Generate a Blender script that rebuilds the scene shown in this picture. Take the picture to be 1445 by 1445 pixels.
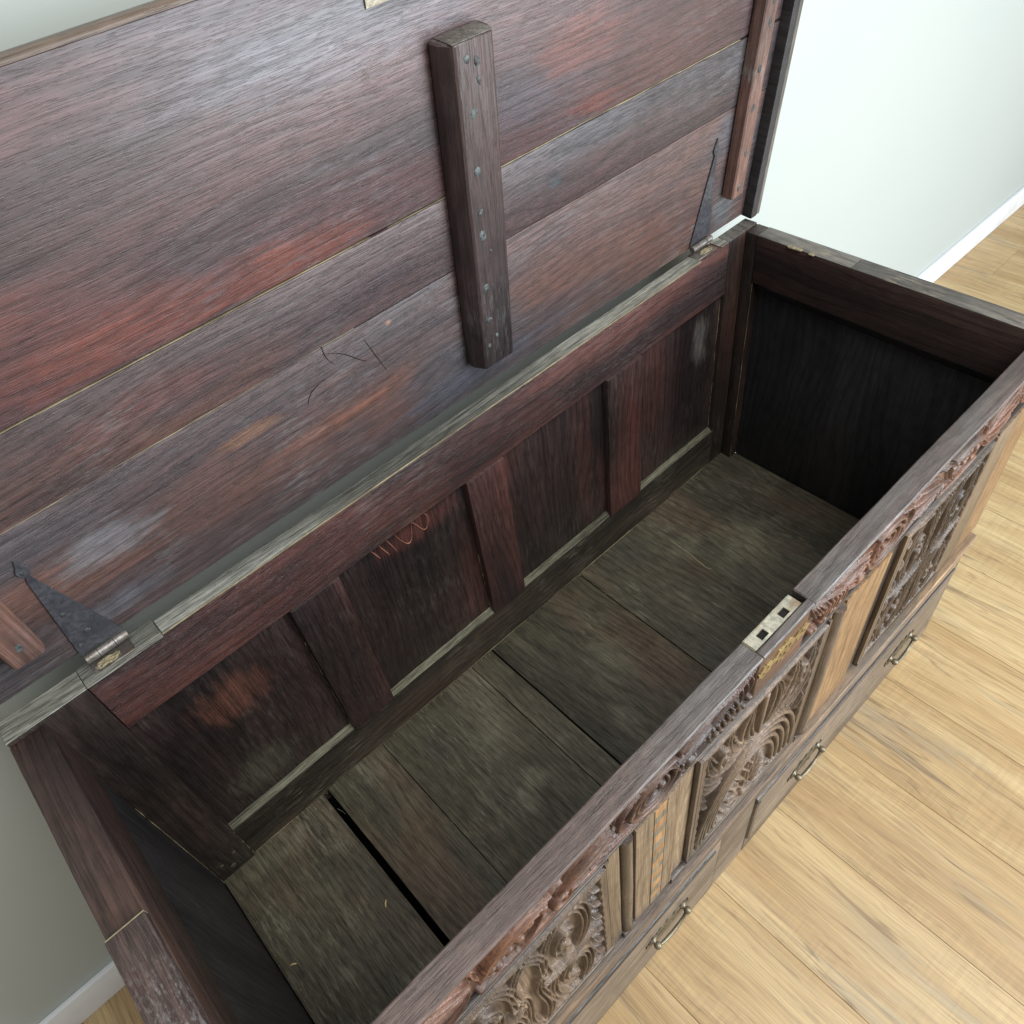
import bpy, bmesh, math, random
import numpy as np
from mathutils import Vector, Matrix, noise as mnoise
for o in list(bpy.data.objects): bpy.data.objects.remove(o)
SC = bpy.context.scene; COL = SC.collection
R = math.radians
rng = random.Random(7); NR = np.random.default_rng(11)
ZF = 0.7998                                   # height of the chest's top edge above the room floor

# ------------------------------------------------------------------ camera
cam_d = bpy.data.cameras.new("camera"); cam = bpy.data.objects.new("camera", cam_d); COL.objects.link(cam)
r_ = Vector((0.72580218, -0.67870261, -0.11213365)); u_ = Vector((0.5619194, 0.49091814, 0.6657672)); f_ = Vector((0.39680949, 0.54622536, -0.73768563))
cam.matrix_world = Matrix(((r_.x, u_.x, -f_.x, 0.18138601), (r_.y, u_.y, -f_.y, -0.23790077), (r_.z, u_.z, -f_.z, 0.78263482 + ZF), (0, 0, 0, 1)))
cam_d.sensor_width = 36; cam_d.sensor_fit = 'HORIZONTAL'; cam_d.lens = 36 * 1108.85 / 1445; cam_d.clip_start = .02; cam_d.clip_end = 100
SC.camera = cam
# ------------------------------------------------------------------ light
W = bpy.data.worlds.new("World"); SC.world = W; W.use_nodes = True
bg = W.node_tree.nodes["Background"]; bg.inputs[0].default_value = (0.93, 0.97, 1.0, 1); bg.inputs[1].default_value = 0.27

def area(name, loc, target, sx, sy, power, col):
    d = bpy.data.lights.new(name, 'AREA'); d.shape = 'RECTANGLE'; d.size = sx; d.size_y = sy; d.energy = power; d.color = col
    o = bpy.data.objects.new(name, d); COL.objects.link(o); o.location = loc
    o.rotation_euler = (Vector(target) - Vector(loc)).to_track_quat('-Z', 'Y').to_euler(); return o
area("window_light", (2.3, -2.5, 1.0), (1.2, 0.4, 0.75), 2.0, 2.0, 122, (0.84, 0.92, 1.0))
area("ceiling_light", (1.05, -1.05, 2.75), (0.65, 0.15, 0.5), 2.2, 1.6, 62, (1.0, 0.985, 0.94))
SC.view_settings.view_transform = 'Standard'; SC.view_settings.look = 'None'; SC.view_settings.exposure = 0.32; SC.view_settings.gamma = 1
SC.cycles.use_denoising = True

# ------------------------------------------------------------------ material helpers
class NT:
    def __init__(s, name):
        s.m = bpy.data.materials.new(name); s.m.use_nodes = True; s.t = s.m.node_tree; s.n = s.t.nodes; s.l = s.t.links
        s.b = s.n["Principled BSDF"]; s.out = s.n["Material Output"]
    def new(s, t, **k):
        nd = s.n.new(t)
        for a, v in k.items(): setattr(nd, a, v)
        return nd
    def link(s, a, b): s.l.new(a, b)
    def coords(s, seeded=True):
        tc = s.new('ShaderNodeTexCoord')
        if not seeded: return tc.outputs['Object']
        oi = s.new('ShaderNodeObjectInfo'); k = s.new('ShaderNodeVectorMath', operation='SCALE'); k.inputs[0].default_value = (13.7, 29.3, 17.9)
        s.link(oi.outputs['Random'], k.inputs['Scale'])
        a = s.new('ShaderNodeVectorMath', operation='ADD'); s.link(tc.outputs['Object'], a.inputs[0]); s.link(k.outputs[0], a.inputs[1]); return a.outputs[0]
    def noise(s, vec, scale, detail=3, rough=.55, dist=0., lac=2.):
        mp = s.new('ShaderNodeMapping'); mp.inputs['Scale'].default_value = scale if not isinstance(scale, (int, float)) else (scale,) * 3
        s.link(vec, mp.inputs['Vector'])
        n = s.new('ShaderNodeTexNoise'); n.inputs['Scale'].default_value = 1; n.inputs['Detail'].default_value = detail; n.inputs['Roughness'].default_value = rough
        n.inputs['Distortion'].default_value = dist; n.inputs['Lacunarity'].default_value = lac
        s.link(mp.outputs[0], n.inputs['Vector']); return n.outputs['Fac']
    def ramp(s, fac, a, b, lo=0., hi=1.):
        m = s.new('ShaderNodeMapRange'); m.interpolation_type = 'SMOOTHSTEP'
        for i, v in zip((1, 2, 3, 4), (a, b, lo, hi)): m.inputs[i].default_value = v
        s.link(fac, m.inputs[0]); return m.outputs[0]
    def mix(s, fac, a, b, mode='MIX'):
        m = s.new('ShaderNodeMix', data_type='RGBA', blend_type=mode)
        for sock, v in ((m.inputs[0], fac), (m.inputs[6], a), (m.inputs[7], b)):
            if isinstance(v, bpy.types.NodeSocket): s.link(v, sock)
            elif isinstance(v, (int, float)): sock.default_value = v
            else: sock.default_value = (*v, 1)
        return m.outputs[2]
    def math(s, op, a, b=None, c=None):
        m = s.new('ShaderNodeMath', operation=op)
        for i, v in enumerate((a, b, c)):
            if v is None: continue
            if isinstance(v, bpy.types.NodeSocket): s.link(v, m.inputs[i])
            else: m.inputs[i].default_value = v
        return m.outputs[0]

AX = {'X': 0, 'Y': 1, 'Z': 2}
def asc(axis, al, ac):
    v = [ac, ac, ac]; v[AX[axis]] = al; return tuple(v)

def wood(name, dark, mid, light, axis='X', rough=.42, spec=.5, bump=.6, pore=.5, lightfrac=(.52, .72), darkfrac=(.35, .6), dust=None, dustcol=(.3, .3, .24),
         dustfine=(26, 26), figure=.5, hue=None, coat=0., short=1., spots=()):
    t = NT(name); P0 = t.coords()
    # slow sideways wander of the fibres
    wv = t.new('ShaderNodeVectorMath', operation='SCALE'); wn = t.new('ShaderNodeTexNoise'); wm = t.new('ShaderNodeMapping'); wm.inputs['Scale'].default_value = asc(axis, 2.0, 6)
    t.link(P0, wm.inputs[0]); t.link(wm.outputs[0], wn.inputs['Vector']); wn.inputs['Scale'].default_value = 1; wn.inputs['Detail'].default_value = 1.5
    t.link(wn.outputs['Color'], wv.inputs[0]); wv.inputs['Scale'].default_value = .022
    ad = t.new('ShaderNodeVectorMath', operation='ADD'); t.link(P0, ad.inputs[0]); t.link(wv.outputs[0], ad.inputs[1]); P = ad.outputs[0]
    nb = t.noise(P, asc(axis, 1.7, 9), 3, .5)
    nl = t.noise(P, asc(axis, 1.3, 5.5), 3, .5)
    nf = t.noise(P, asc(axis, 2.2, 105), 4, .6, .3)
    gr = t.noise(P, asc(axis, 7 * short, 430 / short ** .4), 4, .6)
    po = t.noise(P, asc(axis, 20 * short, 900 / short ** .35), 2, .5)
    ms = t.noise(P0, 38, 4, .6)
    lo = t.noise(P0, asc(axis, 5, 17), 2, .5)
    c = t.mix(t.ramp(nb, *darkfrac), dark, mid)
    c = t.mix(t.ramp(nl, *lightfrac), c, light)
    if hue: c = t.mix(t.ramp(t.noise(P0, asc(axis, 2.6, 7), 3, .5), .5, .7, 0, .85), c, hue)
    for (ct, rd, colr, st) in spots:
        tcs = t.coords(False); sb = t.new('ShaderNodeVectorMath', operation='SUBTRACT'); t.link(tcs, sb.inputs[0]); sb.inputs[1].default_value = ct
        dv = t.new('ShaderNodeVectorMath', operation='DIVIDE'); t.link(sb.outputs[0], dv.inputs[0]); dv.inputs[1].default_value = rd
        ln = t.new('ShaderNodeVectorMath', operation='LENGTH'); t.link(dv.outputs[0], ln.inputs[0])
        dd = t.math('ADD', ln.outputs['Value'], t.math('MULTIPLY', t.math('SUBTRACT', t.noise(P, asc(axis, 14, 60), 5, .65), .5), 1.9))
        c = t.mix(t.ramp(dd, .25, 1.1, st, 0), c, colr)
    # growth rings cut lengthwise: long fibres and cathedral arches, bent by a slow noise, different on each board
    sx = t.new('ShaderNodeSeparateXYZ'); t.link(P, sx.inputs[0])
    ac = [sx.outputs[i] for i in range(3) if i != AX[axis]]
    acr = t.math('ADD', ac[0], t.math('MULTIPLY', ac[1], .83))
    ph = t.math('ADD', t.math('MULTIPLY', acr, 62), t.math('MULTIPLY', t.noise(P0, asc(axis, 1.5, 4.2), 2, .45), 13))
    rings = t.math('POWER', t.math('ABSOLUTE', t.math('SINE', t.math('MULTIPLY', ph, 3.1416))), .6)
    k = t.ramp(nf, .3, .7, 1 - figure * .6, 1 + figure * .5)
    k = t.math('MULTIPLY', k, t.ramp(rings, .1, 1, .76, 1.08))
    k = t.math('MULTIPLY', k, t.ramp(gr, .28, .72, .72, 1.24))
    pm = t.ramp(po, .37, .46, 1 - pore, 1.0)
    k = t.math('MULTIPLY', k, pm)
    k = t.math('MULTIPLY', k, t.ramp(ms, .3, .7, .86, 1.13))
    cm = t.new('ShaderNodeVectorMath', operation='SCALE'); t.link(c, cm.inputs[0]); t.link(k, cm.inputs['Scale']); c = cm.outputs[0]
    rg = t.math('ADD', t.ramp(nl, .3, .7, rough - .06, rough + .08), t.ramp(gr, .3, .7, .07, -.05))
    if dust:
        a = t.ramp(t.noise(P0, (7, 7, 7), 4, .6), .42, .72, 0, 1)
        b = t.ramp(t.noise(P0, asc(axis, dustfine[0], dustfine[1] * 7), 4, .7), .45, .72, 0, 1)
        fl = t.ramp(t.noise(P0, 310, 2, .5), .70, .76, 0, .55)
        d = t.math('MULTIPLY', t.math('ADD', t.math('MULTIPLY', a, b), t.math('MULTIPLY', a, fl)), dust)
        d = t.math('MINIMUM', d, .9)
        c = t.mix(d, c, dustcol); rg = t.math('ADD', rg, t.math('MULTIPLY', d, .3))
    t.link(c, t.b.inputs['Base Color']); t.link(rg, t.b.inputs['Roughness'])
    t.b.inputs['Specular IOR Level'].default_value = spec
    if coat: t.b.inputs['Coat Weight'].default_value = coat; t.b.inputs['Coat Roughness'].default_value = .40
    h = t.math('ADD', t.math('MULTIPLY', gr, .6), t.math('MULTIPLY', t.ramp(po, .36, .47), .55))
    h = t.math('ADD', h, t.math('MULTIPLY', nf, .4)); h = t.math('ADD', h, t.math('MULTIPLY', rings, .35)); h = t.math('ADD', h, t.math('MULTIPLY', lo, 2.2)); h = t.math('ADD', h, t.math('MULTIPLY', ms, .55))
    bp = t.new('ShaderNodeBump'); bp.inputs['Strength'].default_value = bump; bp.inputs['Distance'].default_value = .0010
    t.link(h, bp.inputs['Height']); t.link(bp.outputs[0], t.b.inputs['Normal'])
    return t.m

def plain(name, col, rough=.5, metal=0., var=.25, scale=40, col2=None, bump=.2, spec=.5, f2=(.45, .65)):
    t = NT(name); P = t.coords()
    n = t.noise(P, scale, 5, .65); n2 = t.noise(P, scale * .25, 4, .6); c = t.mix(t.ramp(n2, *f2), col, col2 or tuple(x * .7 for x in col))
    sc = t.new('ShaderNodeVectorMath', operation='SCALE'); t.link(c, sc.inputs[0]); t.link(t.ramp(n, .25, .75, 1 - var, 1 + var), sc.inputs['Scale'])
    t.link(sc.outputs[0], t.b.inputs['Base Color']); t.link(t.ramp(n, .3, .7, rough - .1, rough + .12), t.b.inputs['Roughness']); t.b.inputs['Metallic'].default_value = metal
    t.b.inputs['Specular IOR Level'].default_value = spec
    if bump:
        bp = t.new('ShaderNodeBump'); bp.inputs['Strength'].default_value = bump; bp.inputs['Distance'].default_value = .001; t.link(n, bp.inputs['Height']); t.link(bp.outputs[0], t.b.inputs['Normal'])
    return t.m

M = {}
M['lid'] = wood('lid_oak', (.036, .024, .028), (.080, .040, .041), (.15, .044, .032), 'X', .45, .7, .55, .25, (.53, .70), (.36, .6), dust=.3, dustcol=(.20, .20, .22), figure=.2, hue=(.066, .054, .066), coat=.45, short=1.8, spots=(((.32, -.372, 0), (.20, .035, .5), (.145, .043, .031), .65), ((0.5, -0.36, 0), (0.12, 0.03, .5), (0.16, 0.045, 0.03), 0.7), ((0.95, -0.44, 0), (0.09, 0.05, .5), (0.15, 0.05, 0.04), 0.6), ((0.98, -0.36, 0), (0.06, 0.018, .5), (0.15, 0.04, 0.032), 0.7), ((0.6, -0.55, 0), (0.2, 0.05, .5), (0.1, 0.095, 0.115), 0.6), ((0.3, -0.5, 0), (0.16, 0.05, .5), (0.055, 0.032, 0.032), 0.7)))  # lilac spot by the front edge is window sheen painted into the colour
M['lid2'] = wood('lid_oak_grey', (.034, .026, .030), (.070, .041, .040), (.115, .052, .038), 'X', .47, .7, .75, .38, (.53, .72), (.36, .6), dust=.45, dustcol=(.22, .22, .22), figure=.28, hue=(.054, .050, .058), coat=.3, short=1.6, spots=(((.18, -.15, 0), (.075, .035, .5), (.17, .175, .19), .55), ((.15, -.06, 0), (.08, .025, .5), (.10, .12, .145), .5), ((0.5, -0.12, 0), (0.15, 0.02, .5), (0.14, 0.055, 0.035), 0.75), ((0.38, -0.18, 0), (0.06, 0.012, .5), (0.18, 0.085, 0.045), 0.7), ((0.5997, -0.2187, 0), (0.008, 0.006, .5), (0.34, 0.17, 0.09), 0.9), ((0.9017, -0.2802, 0), (0.014, 0.01, .5), (0.08, 0.11, 0.13), 0.6), ((1.33, -0.05, 0), (0.05, 0.05, .5), (0.13, 0.15, 0.16), 0.7), ((0.75, -0.05, 0), (0.2, 0.03, .5), (0.06, 0.06, 0.08), 0.7), ((0.3, -0.29, 0), (0.12, 0.03, .5), (0.09, 0.03, 0.03), 0.6), ((0.56, -0.28, 0), (0.12, 0.03, .5), (0.055, 0.034, 0.042), 0.7), ((1.33, -0.2, 0), (0.07, 0.06, .5), (0.066, 0.066, 0.08), 0.7)))
M['batten'] = wood('batten_oak', (.026, .019, .019), (.052, .033, .032), (.085, .042, .038), 'Y', .36, .7, .4, .3, dust=.22, dustcol=(.28, .32, .32), figure=.3)
M['batten_red'] = wood('batten_red_oak', (.10, .06, .052), (.21, .11, .085), (.30, .15, .10), 'Y', .42, .6, .4, .3, dust=1.0, dustcol=(.38, .43, .40), figure=.3)
M['rail'] = wood('rail_oak', (.044, .027, .027), (.110, .043, .036), (.21, .066, .038), 'X', .42, .7, .8, .45, (.47, .66), (.36, .6), dust=.3, dustcol=(.26, .22, .2), figure=.4)
M['rail_top'] = wood('rail_top_oak', (.12, .12, .105), (.24, .24, .21), (.34, .345, .31), 'X', .55, .4, 1.0, .55, figure=.5)
M['front_rail'] = wood('front_rail_oak', (.052, .039, .037), (.098, .068, .061), (.145, .102, .090), 'X', .36, .65, .6, .4, (.5, .75), (.3, .6), dust=.4, dustcol=(.30, .28, .27), figure=.3, hue=(.10, .092, .088), short=1.4)
M['stile'] = wood('stile_oak', (.018, .014, .013), (.044, .030, .026), (.07, .036, .029), 'Z', .42, .5, .6, .4, dust=.4, dustcol=(.2, .19, .15), figure=.35)
M['muntin'] = wood('muntin_oak', (.032, .022, .022), (.072, .036, .034), (.115, .044, .038), 'Z', .42, .5, .6, .4, figure=.3, dust=.3, dustcol=(.18, .14, .11))
M['panel'] = wood('panel_oak', (.022, .016, .016), (.048, .030, .029), (.105, .042, .035), 'Z', .40, .6, .7, .4, (.55, .73), (.36, .64), dust=.35, dustcol=(.19, .17, .14), figure=.3, spots=(((.19, .53, -.20), (.07, .5, .06), (.17, .07, .05), .7), ((.56, .53, -.14), (.10, .5, .035), (.13, .045, .038), .6), ((1.27, .53, -.2), (.03, .5, .07), (.17, .16, .15), .7), ((1.13, .53, -.2), (.05, .5, .2), (.085, .038, .034), .6), ((.17, .53, -.40), (.07, .5, .06), (.10, .095, .07), .7), ((.93, .53, -.3), (.03, .5, .2), (.10, .042, .036), .45)))
M['end'] = wood('end_oak', (.020, .020, .023), (.034, .033, .036), (.046, .042, .043), 'Z', .5, .4, .3, .3, figure=.15)
M['endrail'] = wood('end_rail_oak', (.024, .017, .016), (.055, .032, .027), (.085, .042, .03), 'Y', .42, .5, .5, .4, figure=.3)
M['endtop'] = wood('end_top_oak', (.07, .062, .056), (.15, .14, .125), (.21, .19, .16), 'Y', .42, .5, .5, .4, figure=.3, dust=.6, dustcol=(.42, .36, .26))
M['leftstrip'] = wood('left_strip_oak', (.035, .03, .03), (.10, .06, .052), (.20, .062, .045), 'Y', .36, .6, .8, .4, figure=.4, dust=.55, dustcol=(.42, .42, .42), dustfine=(110, 45))
M['board'] = wood('bottom_oak', (.048, .044, .031), (.086, .077, .053), (.120, .104, .072), 'Y', .47, .45, .6, .4, (.45, .72), (.32, .62), dust=.7, dustcol=(.30, .29, .21), figure=.16, hue=(.118, .086, .058), short=1.5, spots=(((0.52, 0.4, -.5736), (0.05, 0.05, .4), (0.24, 0.235, 0.165), 0.36), ((0.5, 0.27, -.5736), (0.025, 0.03, .4), (0.3, 0.29, 0.2), 0.42), ((0.46, 0.25, -.5736), (0.02, 0.03, .4), (0.26, 0.25, 0.18), 0.36), ((0.77, 0.33, -.5736), (0.06, 0.08, .4), (0.22, 0.21, 0.15), 0.30), ((0.7, 0.22, -.5736), (0.03, 0.05, .4), (0.24, 0.23, 0.16), 0.33), ((1.18, 0.32, -.5736), (0.09, 0.09, .4), (0.19, 0.175, 0.115), 0.36), ((1.1, 0.4, -.5736), (0.06, 0.04, .4), (0.21, 0.2, 0.14), 0.30), ((0.83, 0.24, -.5736), (0.05, 0.07, .4), (0.13, 0.085, 0.06), 0.42), ((0.3, 0.33, -.5736), (0.05, 0.07, .4), (0.13, 0.085, 0.05), 0.42), ((0.12, 0.32, -.5736), (0.05, 0.05, .4), (0.12, 0.085, 0.055), 0.30), ((0.1, 0.5, -.5736), (0.1, 0.03, .4), (0.21, 0.2, 0.13), 0.30), ((0.3, 0.5, -.5736), (0.05, 0.03, .4), (0.2, 0.2, 0.14), 0.30), ((0.42, 0.45, -.5736), (0.04, 0.06, .4), (0.05, 0.05, 0.042), 0.42), ((1.0, 0.48, -.5736), (0.08, 0.05, .4), (0.055, 0.055, 0.046), 0.36), ((1.3, 0.42, -.5736), (0.06, 0.06, .4), (0.055, 0.055, 0.05), 0.42), ((0.95, 0.2, -.5736), (0.1, 0.08, .4), (0.065, 0.066, 0.055), 0.30), ((0.65, 0.15, -.5736), (0.03, 0.02, .4), (0.035, 0.033, 0.026), 0.36)))
M['board_rail'] = wood('bottom_rail_oak', (.03, .024, .019), (.066, .05, .037), (.098, .06, .04), 'X', .48, .4, .7, .5, dust=.7, dustcol=(.24, .23, .17), figure=.4)
M['ledge'] = wood('ledge_oak', (.06, .058, .042), (.145, .142, .100), (.24, .235, .17), 'X', .6, .3, .8, .5, figure=.4)
M['carve'] = wood('carved_oak', (.048, .033, .024), (.108, .072, .050), (.18, .122, .080), 'Z', .38, .55, .45, .35, (.45, .7), (.32, .6), figure=.3, hue=(.085, .068, .055))
M['frieze'] = wood('frieze_oak', (.026, .016, .013), (.062, .033, .025), (.16, .070, .038), 'X', .34, .5, .35, .3, (.5, .7), (.32, .6), figure=.3, hue=(.07, .054, .046))
M['lightoak'] = wood('front_light_oak', (.105, .072, .046), (.185, .130, .082), (.25, .178, .112), 'Z', .42, .45, .35, .3, (.45, .75), (.3, .6), figure=.22)
M['goldoak'] = wood('front_gold_oak', (.13, .072, .036), (.23, .132, .062), (.33, .20, .095), 'Z', .42, .45, .35, .3, (.45, .75), (.3, .6), figure=.3)
M['frail'] = wood('front_lower_oak', (.085, .056, .04), (.18, .125, .085), (.30, .19, .10), 'X', .38, .5, .4, .35, (.5, .7), (.32, .6), figure=.35, hue=(.12, .10, .08))
M['mould'] = wood('moulding_oak', (.03, .026, .026), (.07, .058, .054), (.12, .088, .07), 'X', .26, .65, .35, .3, figure=.25)
M['mouldz'] = wood('moulding_oak_upright', (.035, .026, .023), (.085, .062, .05), (.14, .10, .075), 'Z', .28, .6, .35, .3, figure=.25)
M['drawer'] = wood('drawer_oak', (.11, .085, .065), (.20, .155, .115), (.27, .205, .145), 'X', .42, .45, .4, .35, figure=.25)
M['inlay_o'] = wood('inlay_orange', (.25, .125, .05), (.34, .175, .07), (.40, .22, .09), 'Z', .4, .5, .2, .2, figure=.2)
M['inlay_g'] = wood('inlay_grey', (.12, .105, .075), (.18, .155, .11), (.22, .19, .14), 'Z', .4, .5, .2, .2, figure=.2)
M['steel'] = plain('lock_steel', (.46, .44, .36), .40, .55, .3, 150, (.27, .21, .15), .45, .5, (.5, .62))
M['brass'] = plain('old_brass', (.46, .36, .17), .34, .8, .3, 120, (.25, .18, .09), .3)
M['pull'] = plain('handle_brass', (.21, .18, .125), .40, .6, .3, 130, (.12, .10, .065), .4)
M['pullplate'] = plain('handle_plate_brass', (.17, .145, .10), .40, .6, .35, 160, (.08, .07, .05), .5)
M['iron'] = plain('hinge_iron', (.075, .075, .085), .42, .3, .3, 150, (.05, .05, .06), .5)
M['hingepin'] = plain('hinge_barrel_metal', (.30, .28, .26), .40, .7, .3, 150, (.16, .13, .11), .5)
M['nail'] = plain('nail_iron', (.040, .043, .044), .55, .1, .4, 250, (.10, .118, .118), .8)
M['cream'] = plain('cream_filler_highlight', (.30, .26, .165), .7, 0, .35, 90, (.15, .125, .075), .5, .3)
M['black'] = plain('gap_shadow_wood', (.012, .011, .010), .7, 0, .2, 30, None, 0, .2)
M['scratch_d'] = plain('dark_scratch', (.02, .012, .012), .7, 0, .2, 90, None, 0, .2)
M['scratch_r'] = plain('bare_wood_scratch', (.30, .13, .09), .6, 0, .25, 90, None, 0, .3)
M['straw'] = plain('straw', (.62, .50, .25), .6, 0, .2, 200, None, 0, .3)
def wallmat():
    t = NT('wall_paint'); P = t.coords(False)
    c = t.mix(t.ramp(t.noise(P, 1.1, 3), .3, .7), (.415, .46, .44), (.44, .475, .45)); t.link(c, t.b.inputs['Base Color']); t.b.inputs['Roughness'].default_value = .62
    bp = t.new('ShaderNodeBump'); bp.inputs['Strength'].default_value = .12; bp.inputs['Distance'].default_value = .001
    t.link(t.noise(P, 260, 3), bp.inputs['Height']); t.link(bp.outputs[0], t.b.inputs['Normal']); return t.m
M['wall'] = wallmat()
M['white'] = plain('white_trim_paint', (.80, .82, .84), .4, 0, .03, 20, (.78, .8, .82), .05)
def floormat():
    t = NT('laminate_floor'); P0 = t.coords()
    wn = t.new('ShaderNodeTexNoise'); wm = t.new('ShaderNodeMapping'); wm.inputs['Scale'].default_value = (5, 2.2, 1); t.link(P0, wm.inputs[0]); t.link(wm.outputs[0], wn.inputs['Vector']); wn.inputs['Scale'].default_value = 1; wn.inputs['Detail'].default_value = 3
    wv = t.new('ShaderNodeVectorMath', operation='SCALE'); t.link(wn.outputs['Color'], wv.inputs[0]); wv.inputs['Scale'].default_value = .045
    ad = t.new('ShaderNodeVectorMath', operation='ADD'); t.link(P0, ad.inputs[0]); t.link(wv.outputs[0], ad.inputs[1]); P = ad.outputs[0]
    a = t.noise(P, (13, 1.1, 1), 4, .6); b = t.noise(P, (46, 1.7, 1), 4, .65, .4); g = t.noise(P, (330, 7, 1), 4, .7); gy = t.noise(P, (17, 1.7, 1), 5, .66, .4)
    x = t.noise(P0, (14, 120, 1), 3, .6, .4); xm = t.ramp(t.noise(P0, (6, 3, 1), 2), .45, .62)
    vn = t.noise(P, (19, .9, 1), 3, .6, .3); vein = t.ramp(t.math('ABSOLUTE', t.math('SUBTRACT', vn, .5)), .0, .016, 1, 0)
    v2 = t.noise(P, (60, 2.2, 1), 3, .6, .3); vein2 = t.ramp(t.math('ABSOLUTE', t.math('SUBTRACT', v2, .47)), .0, .02, 1, 0)
    oi = t.new('ShaderNodeObjectInfo')
    c = t.mix(t.ramp(a, .3, .68), (.39, .258, .122), (.53, .395, .210))
    c = t.mix(t.ramp(b, .5, .72, 0, .6), c, (.36, .235, .12))
    c = t.mix(t.ramp(gy, .54, .70, 0, .68), c, (.33, .275, .19))
    c = t.mix(t.math('MULTIPLY', vein, t.ramp(gy, .42, .6, 0, .6)), c, (.17, .11, .06))
    c = t.mix(t.math('MULTIPLY', vein2, .35), c, (.24, .14, .07))
    k = t.math('MULTIPLY', t.ramp(g, .25, .75, .78, 1.18), t.math('ADD', 1, t.math('MULTIPLY', t.math('MULTIPLY', t.math('SUBTRACT', x, .5), xm), .38)))
    k = t.math('MULTIPLY', k, t.math('ADD', .95, t.math('MULTIPLY', oi.outputs['Random'], .1)))
    s = t.new('ShaderNodeVectorMath', operation='SCALE'); t.link(c, s.inputs[0]); t.link(k, s.inputs['Scale']); t.link(s.outputs[0], t.b.inputs['Base Color'])
    t.link(t.ramp(g, .3, .7, .36, .46), t.b.inputs['Roughness']); t.b.inputs['Specular IOR Level'].default_value = .4
    bp = t.new('ShaderNodeBump'); bp.inputs['Strength'].default_value = .15; bp.inputs['Distance'].default_value = .0006; t.link(g, bp.inputs['Height']); t.link(bp.outputs[0], t.b.inputs['Normal'])
    return t.m
M['floor'] = floormat()

# ------------------------------------------------------------------ mesh helpers
def link(name, me, mat, parent=None):
    o = bpy.data.objects.new(name, me); COL.objects.link(o); me.materials.append(mat) if len(me.materials) == 0 else None
    if parent: o.parent = parent
    return o
def finish(name, bm, mat, parent=None, angle=35):
    me = bpy.data.meshes.new(name); bm.normal_update(); bm.to_mesh(me); bm.free()
    for p in me.polygons: p.use_smooth = True
    me.set_sharp_from_angle(angle=R(angle))
    return link(name, me, mat, parent)
SEED = [0]
def bm_box(x0, x1, y0, y1, z0, z1, bevel=.0015, step=.05, jit=.0004, segs=2, shear=None):
    bm = bmesh.new(); bmesh.ops.create_cube(bm, size=1)
    for v in bm.verts: v.co = Vector(((x0 + x1) / 2 + v.co.x * (x1 - x0), (y0 + y1) / 2 + v.co.y * (y1 - y0), (z0 + z1) / 2 + v.co.z * (z1 - z0)))
    if shear: shear(bm)
    if bevel:
        bmesh.ops.bevel(bm, geom=[e for e in bm.edges], offset=bevel, segments=segs, affect='EDGES', profile=.6)
    if jit:
        L = (x1 - x0, y1 - y0, z1 - z0); ax = max(range(3), key=lambda i: L[i]); lo = (x0, y0, z0)[ax]; n = max(1, int(L[ax] / step))
        no = Vector((0, 0, 0)); no[ax] = 1
        for i in range(1, n):
            p = Vector((0, 0, 0)); p[ax] = lo + L[ax] * (i + rng.uniform(-.25, .25)) / n
            bmesh.ops.bisect_plane(bm, geom=bm.verts[:] + bm.edges[:] + bm.faces[:], plane_co=p, plane_no=no)
        SEED[0] += 1; off = Vector((SEED[0] * 3.71, SEED[0] * 1.3, 5.))
        for v in bm.verts:
            q = v.co * 9 + off; d = mnoise.noise_vector(q) + .7 * mnoise.noise_vector(v.co * 31 + off); d[ax] = 0
            v.co += d * jit
    return bm
def box(name, x0, x1, y0, y1, z0, z1, mat, parent, **k): return finish(name, bm_box(x0, x1, y0, y1, z0, z1, **k), mat, parent)
def tube(bm, pts, rad, n=10, cap=True):
    pts = [Vector(p) for p in pts]; rings = []; up = None
    for i, p in enumerate(pts):
        d = (pts[min(i + 1, len(pts) - 1)] - pts[max(i - 1, 0)]).normalized()
        if up is None: up = Vector((0, 0, 1)) if abs(d.z) < .9 else Vector((1, 0, 0))
        s = d.cross(up).normalized(); up = s.cross(d).normalized(); r = rad[i] if hasattr(rad, '__len__') else rad
        rings.append([bm.verts.new(p + (s * math.cos(2 * math.pi * k / n) + up * math.sin(2 * math.pi * k / n)) * r) for k in range(n)])
    for a, b in zip(rings, rings[1:]):
        for k in range(n): bm.faces.new((a[k], a[(k + 1) % n], b[(k + 1) % n], b[k]))
    if cap: bm.faces.new(rings[0][::-1]); bm.faces.new(rings[-1])
def prism(poly, axis, a, b, bevel=.0008):
    """poly: 2D outline in the two other axes; extruded along axis from a to b"""
    bm = bmesh.new()
    def P(q, t):
        if axis == 'X': return (t, q[0], q[1])
        if axis == 'Y': return (q[0], t, q[1])
        return (q[0], q[1], t)
    A = [bm.verts.new(P(q, a)) for q in poly]; B = [bm.verts.new(P(q, b)) for q in poly]; n = len(poly)
    bm.faces.new(A); bm.faces.new(B[::-1])
    for i in range(n): bm.faces.new((A[i], B[i], B[(i + 1) % n], A[(i + 1) % n]))
    bmesh.ops.recalc_face_normals(bm, faces=bm.faces)
    if bevel: bmesh.ops.bevel(bm, geom=bm.edges[:], offset=bevel, segments=1, affect='EDGES')
    return bm
def thing(name, label, cat, loc, group=None):
    o = bpy.data.objects.new(name, None); COL.objects.link(o); o.location = loc; o['label'] = label; o['category'] = cat
    if group: o['group'] = group
    return o

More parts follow.
